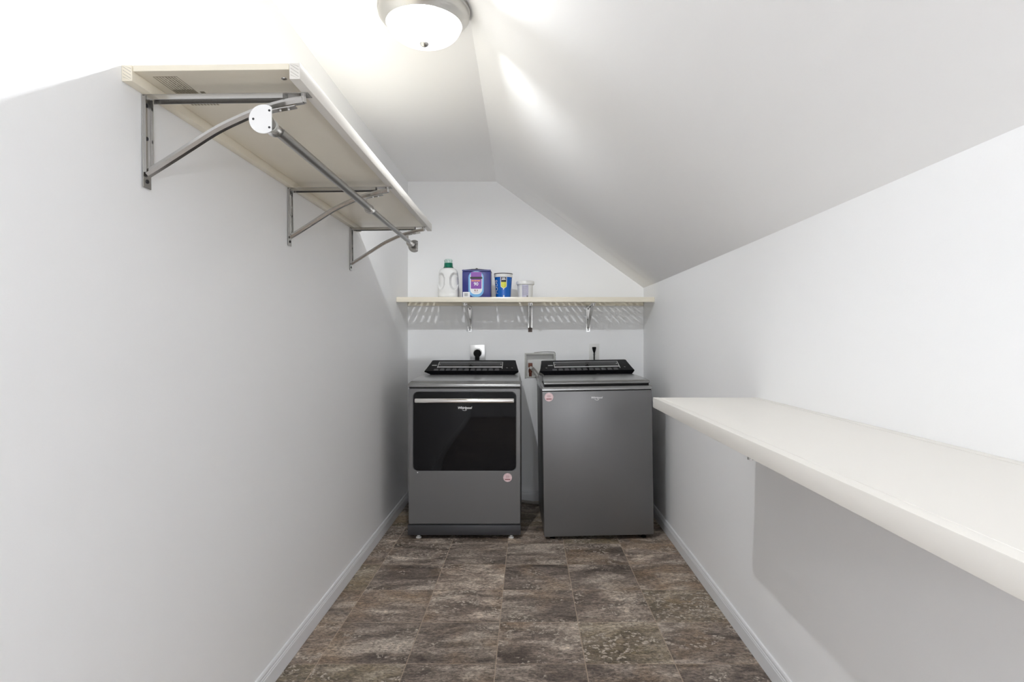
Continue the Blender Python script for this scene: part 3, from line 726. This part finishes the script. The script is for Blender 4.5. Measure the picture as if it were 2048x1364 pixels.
# ------------------------------------------------------------------ outlets and cords
ou = thing('wall_outlet', 'square metal outlet box with a black round plug above the dryer', 'outlet', (-0.3725, YB, 1.118), (0, math.radians(-2), 0))
obj('box', box(B(), -0.052, 0.052, -0.040, -0.0005, -0.056, 0.052, 0.003), M['zinc'], ou)
obj('cover_plate', box(B(), -0.056, 0.056, -0.044, -0.0405, -0.060, 0.056, 0.002), M['zincbright'], ou)
bm = B(); lathe(bm, [(0.034, -0.0440), (0.034, -0.0465), (0.031, -0.0475)], n=36, axis='y', cap1=True, cap0=True); obj('receptacle', bm, M['whitep'], ou)
pc = thing('power_cord', 'thick black cord and round plug in the metal outlet above the dryer', 'power cord', (-0.3725, YB-0.048, 1.112))
bm = B(); lathe(bm, [(0.028, 0.0), (0.029, -0.008), (0.028, -0.020), (0.022, -0.028), (0.010, -0.030)], n=32, axis='y', cap0=True, cap1=True)
obj('plug', bm, M['black'], pc)
obj('cord', sweep(B(), smooth_path([(0, -0.018, 0.0), (0, -0.026, -0.022), (0, -0.024, -0.05), (0, -0.012, -0.10), (0, 0.0, -0.2), (0, 0.0, -0.45), (0.0, 0.0, -0.8)], 8), [(0.016*math.cos(a*PI/8), 0.007*math.sin(a*PI/8)) for a in range(16)], up=Vector((0, -1, 0.01))), M['black'], pc)
ou2 = thing('wall_outlet', 'white duplex outlet plate with a small black plug above the washer', 'outlet', (0.5005, YB, 1.123))
obj('cover_plate', box(B(), -0.0385, 0.0385, -0.006, -0.0005, -0.063, 0.063, 0.002), M['whitep'], ou2)
for z in (0.022, -0.022):
    bm = B(); plate(bm, rrect(-0.017, 0.017, z-0.0145, z+0.0145, 0.006), -0.0075, -0.006); r = obj('receptacle', bm, M['whitep'], ou2)
    bm = B(); box(bm, -0.008, -0.0065, -0.0078, -0.0072, z-0.002, z+0.007); box(bm, 0.0065, 0.008, -0.0078, -0.0072, z-0.002, z+0.007); obj('slot', bm, M['dark'], r, 0)
pc2 = thing('power_cord', 'thin black cord and plug in the white outlet above the washer', 'power cord', (0.5005, YB-0.0078, 1.145))
bm = B(); t_ = [(0.014, 0.014, 0.010), (0.0155, 0.006, 0.016), (0.012, -0.010, 0.018), (0.007, -0.024, 0.016), (0.005, -0.030, 0.012)]
rings = [[bm.verts.new(p) for p in ((-h, 0, z), (h, 0, z), (h*0.8, -d, z), (-h*0.8, -d, z))] for h, z, d in t_]
for a, b in zip(rings, rings[1:]):
    for k in range(4): bm.faces.new((a[k], a[(k+1) % 4], b[(k+1) % 4], b[k]))
bm.faces.new(rings[0]); bm.faces.new(rings[-1][::-1])
obj('plug', bm, M['black'], pc2)
obj('cord', tube(B(), smooth_path([(0, -0.008, -0.026), (-0.001, -0.010, -0.05), (0.0, -0.012, -0.10), (0.002, -0.015, -0.2), (0, -0.015, -0.45), (0, -0.015, -0.7)], 8), 0.0045, 10), M['black'], pc2)

# ------------------------------------------------------------------ things on the back shelf
ZS = 1.471+0.034
def px(x, depth): return (x-1055)*depth/1204
# white detergent bottle
bt = thing('detergent_bottle', 'large white plastic detergent bottle with moulded grips and green cap on the back shelf', 'bottle', (px(897, 4.215), 4.215, ZS))
bm = B(); NA, NH = 96, 60
HB = 0.222
def prof(t):   # half width, half depth by height 0..1
    z = t*HB
    if z < 0.010: s = 0.93+0.07*math.sin(z/0.010*PI/2)
    else: s = 1.0
    w_ = 0.0715*s; d_ = 0.048*s
    if z > 0.075: w_ *= 1-0.07*min(1, (z-0.075)/0.10)
    if z > 0.175:
        q = (z-0.175)/(HB-0.175); k = math.sqrt(max(0, 1-q**2.6)); w_ = 0.024+(w_-0.024)*k; d_ = 0.024+(d_-0.024)*k
    return w_, d_, z
rings = []
for j in range(NH+1):
    w_, d_, z = prof(j/NH); ring = []
    for i in range(NA):
        a = 2*PI*i/NA; c, s = math.cos(a), math.sin(a)
        e = 0.62 if z < 0.18 else 0.62+0.38*(z-0.18)/(HB-0.18)
        x = w_*math.copysign(abs(c)**e, c); y = d_*math.copysign(abs(s)**e, s)
        if s < 0.15:
            for gx, gz, gw, gh, dep in ((-0.047, 0.120, 0.026, 0.062, 0.026), (0.045, 0.120, 0.031, 0.064, 0.030)):
                r = ((x-gx)/gw)**2+((z-gz)/gh)**2
                if r < 1: y += dep*min(1, (1-r)*2.6)*(0.8 if s < 0 else 0.3)
            if 0.02 < z < 0.058: y += 0.003*abs(math.sin((z-0.02)/0.038*PI))*min(1, abs(x)/0.05)
        ring.append(bm.verts.new((x, y, z)))
    rings.append(ring)
for a, b in zip(rings, rings[1:]):
    for k in range(NA): bm.faces.new((a[k], a[(k+1) % NA], b[(k+1) % NA], b[k]))
bm.faces.new(rings[0]); bm.faces.new(rings[-1])
obj('body', bm, M['bottle'], bt, 60)
bm = B(); lathe(bm, [(0.035, 0.222), (0.034, 0.226), (0.0305, 0.232), (0.0295, 0.256), (0.028, 0.258)], n=40, cap0=True, cap1=True); obj('cap_collar', bm, M['green'], bt)['label'] = 'green cap collar'
bm = B(); lathe(bm, [(0.027, 0.2585), (0.026, 0.280), (0.023, 0.286)], n=40, cap0=True, cap1=True); cc = obj('cap', bm, M['clearcap'], bt)
bm = B()
for k in range(7):
    a = PI+PI*(k+0.5)/7; box(bm, 0.0268*math.cos(a)-0.0010, 0.0268*math.cos(a)+0.0010, 0.0268*math.sin(a)-0.001, 0.0268*math.sin(a)+0.001, 0.260, 0.279-0.006*(k % 2))
obj('cap_rib', bm, M['green'], cc, 0)

bt.scale = (1, 1, 0.945)
# navy pod box
pb = thing('pod_box', 'tall navy and purple detergent box with a black handle slot on the back shelf', 'box', (px(953, 4.165), 4.165, ZS))
hw = 0.0985
obj('carton', box(B(), -hw, hw, 0.0, 0.14, 0.0005, 0.182, 0.006), M['navy'], pb)
bm = B(); loft = [(-0.003, 0.1825, hw+0.001), (-0.003, 0.190, hw+0.001), (0.0, 0.192, hw-0.002), (0.14, 0.192, hw-0.002), (0.144, 0.189, hw), (0.144, 0.1825, hw)]
loft_sym(bm, loft)
lid = obj('lid', bm, M['navy'], pb)
bm = B(); vs = [(-hw+0.004, 0.192), (-0.03, 0.1985), (-0.008, 0.199), (-0.004, 0.204), (0.004, 0.204), (0.010, 0.199), (0.04, 0.1965), (hw-0.004, 0.192)]
plate(bm, vs, 0.01, 0.13); obj('lid_flap', bm, M['dark'], lid, 0)
def face_plate(name, loop, lvl, m, par=pb): return obj(name, plate(B(), loop, -0.0004*lvl-0.0002, -0.0002 if lvl == 1 else -0.0004*(lvl-1)-0.0002), m, par, 0)
face_plate('blue_panel', rrect(-0.056, 0.050, 0.004, 0.1815, 0.045, 10)[:22]+[(-0.056, 0.1815)][:0]+rrect(-0.056, 0.050, 0.004, 0.1815, 0.045, 10)[22:], 1, M['sky'])
face_plate('white_panel', rrect(-0.045, 0.040, 0.022, 0.178, 0.035, 10), 2, M['white'])
face_plate('purple_panel', rrect(-0.039, 0.035, 0.060, 0.176, 0.004, 3), 3, M['purple'])
face_plate('handle_slot', rrect(-0.044, 0.040, 0.127, 0.143, 0.007, 5), 4, M['dark'])
text('number', '90', 0.032, (-0.003, -0.0016, 0.092), M['white'], pb, thick=0.0003, bold=0.0006)
bm = B()
x = -0.034
for wd in (0.010, 0.005, 0.004, 0.009, 0.004, 0.011, 0.006):
    if x+wd > 0.032: break
    box(bm, x, x+wd, -0.0019, -0.0013, 0.111, 0.1195, 0.0002, 1); x += wd+0.0018
obj('orange_print', bm, M['orange'], pb, 0)
face_plate('corner_label', rrect(-0.094, -0.045, 0.002, 0.038, 0.002, 3), 2, M['white'])
bm = B(); face_plate('text_print', rrect(-0.018, 0.012, 0.034, 0.0352, 0.0003, 2), 3, M['maroon'])
face_plate('text_print', rrect(-0.014, 0.008, 0.040, 0.0412, 0.0003, 2), 3, M['maroon'])
face_plate('text_print', rrect(-0.014, -0.006, 0.044, 0.054, 0.0003, 2), 3, M['maroon']); face_plate('text_print', rrect(0.002, 0.008, 0.044, 0.054, 0.0003, 2), 3, M['maroon'])
for k in range(6): box(bm, -0.084+k*0.0042, -0.0815+k*0.0042, -0.0014, -0.0009, 0.008, 0.030)
obj('corner_print', bm, M['greyink'], pb, 0)

def patch(bm, rf, a0, a1, z0, z1, out, n=14, nz=6, rb=0.0):
    """patch wrapped round a vertical lathe body; angle 0 faces the viewer, + to the right"""
    g = []
    for j in range(nz+1):
        z = z0+(z1-z0)*j/nz; row = []; sh_ = 0
        if rb and z-z0 < rb: sh_ = rb-math.sqrt(max(0, rb*rb-(rb-(z-z0))**2))
        for i in range(n+1):
            r = rf(z)+out; s = sh_/r; a = a0+s+(a1-a0-2*s)*i/n
            row.append(bm.verts.new((r*math.sin(a), -r*math.cos(a), z)))
        g.append(row)
    for a, b in zip(g, g[1:]):
        for k in range(n): bm.faces.new((a[k], a[k+1], b[k+1], b[k]))
    return bm
# bright blue tub
tb = thing('detergent_tub', 'bright blue plastic detergent tub with a white rim and yellow label on the back shelf', 'tub', (px(1006.5, 4.21), 4.225, ZS))
rf = lambda z: 0.052+0.0095*z/0.150
bm = B(); lathe(bm, [(0.048, 0.0), (0.052, 0.003), (rf(0.150), 0.150)], n=64, cap0=True, cap1=True); obj('body', bm, M['blue'], tb)
bm = B(); lathe(bm, [(0.0625, 0.146), (0.0650, 0.147), (0.0655, 0.168), (0.064, 0.170), (0.050, 0.172)], n=64, cap0=True, cap1=True); ld_ = obj('lid', bm, M['whitep'], tb)
bm = B(); lathe(bm, [(0.0658, 0.1690), (0.0662, 0.1725), (0.0655, 0.1745), (0.063, 0.1745), (0.063, 0.1690)], n=64); obj('lid_rim', bm, M['dark'], ld_)
obj('label_border', patch(B(), rf, -0.30, 0.46, 0.062, 0.1455, 0.0006, rb=0.02), M['white'], tb, 60)
obj('label_yellow', patch(B(), rf, -0.24, 0.40, 0.067, 0.110, 0.0011, rb=0.018), M['yellow'], tb, 60)
obj('label_black', patch(B(), rf, -0.22, 0.38, 0.110, 0.1445, 0.0012), M['dark'], tb, 60)
for z0, z1, a0, a1 in ((0.134, 0.140, -0.10, 0.26), (0.125, 0.131, -0.14, 0.30), (0.056, 0.060, 0.0, 0.12), (0.004, 0.016, 0.0, 0.18)): obj('label_print', patch(B(), rf, a0, a1, z0, z1, 0.0017, 8, 1), M['white'], tb, 60)
bm = text_mesh('PODS', 0.040, 0.0002, bold=0.001)
for v in bm.verts:   # lettering wrapped round the left side, reading upward
    s, u, q = v.co.x, v.co.y, v.co.z
    z = 0.076+s; r = rf(z)+0.0008+abs(q); a = -0.95-u/rf(z)
    v.co = Vector((r*math.sin(a), -r*math.cos(a), z))
obj('lettering', bm, M['white'], tb, 0)
tb.scale = (1, 1, 0.975)
# small white tub
wt = thing('white_tub', 'small white lidded plastic tub with a pale label on the back shelf, rightmost item', 'tub', (px(1050.5, 4.21), 4.225, ZS))
rw = lambda z: 0.0515+0.0035*z/0.10
bm = B(); lathe(bm, [(0.049, 0.0), (0.0515, 0.003), (rw(0.095), 0.095), (0.057, 0.096), (0.057, 0.099), (rw(0.10), 0.100)], n=64, cap0=True, cap1=True); obj('body', bm, M['bottle'], wt)
bm = B(); lathe(bm, [(0.0600, 0.092), (0.0635, 0.093), (0.0640, 0.112), (0.0625, 0.115), (0.0605, 0.117), (0.056, 0.1175), (0.056, 0.1155)], n=64, cap0=False, cap1=True); obj('lid', bm, M['whitep'], wt)
obj('label_patch', patch(B(), rw, -0.42, 0.42, 0.004, 0.088, 0.0006), M['lavender'], wt, 60)
bm = B()
for k in range(9): patch(bm, rw, -0.36, 0.10+0.2*random.random(), 0.020+k*0.007, 0.0215+k*0.007, 0.0009, 6, 1)
patch(bm, rw, 0.18, 0.36, 0.004, 0.014, 0.0009, 4, 1)
obj('label_print', bm, M['greyink'], wt, 60)
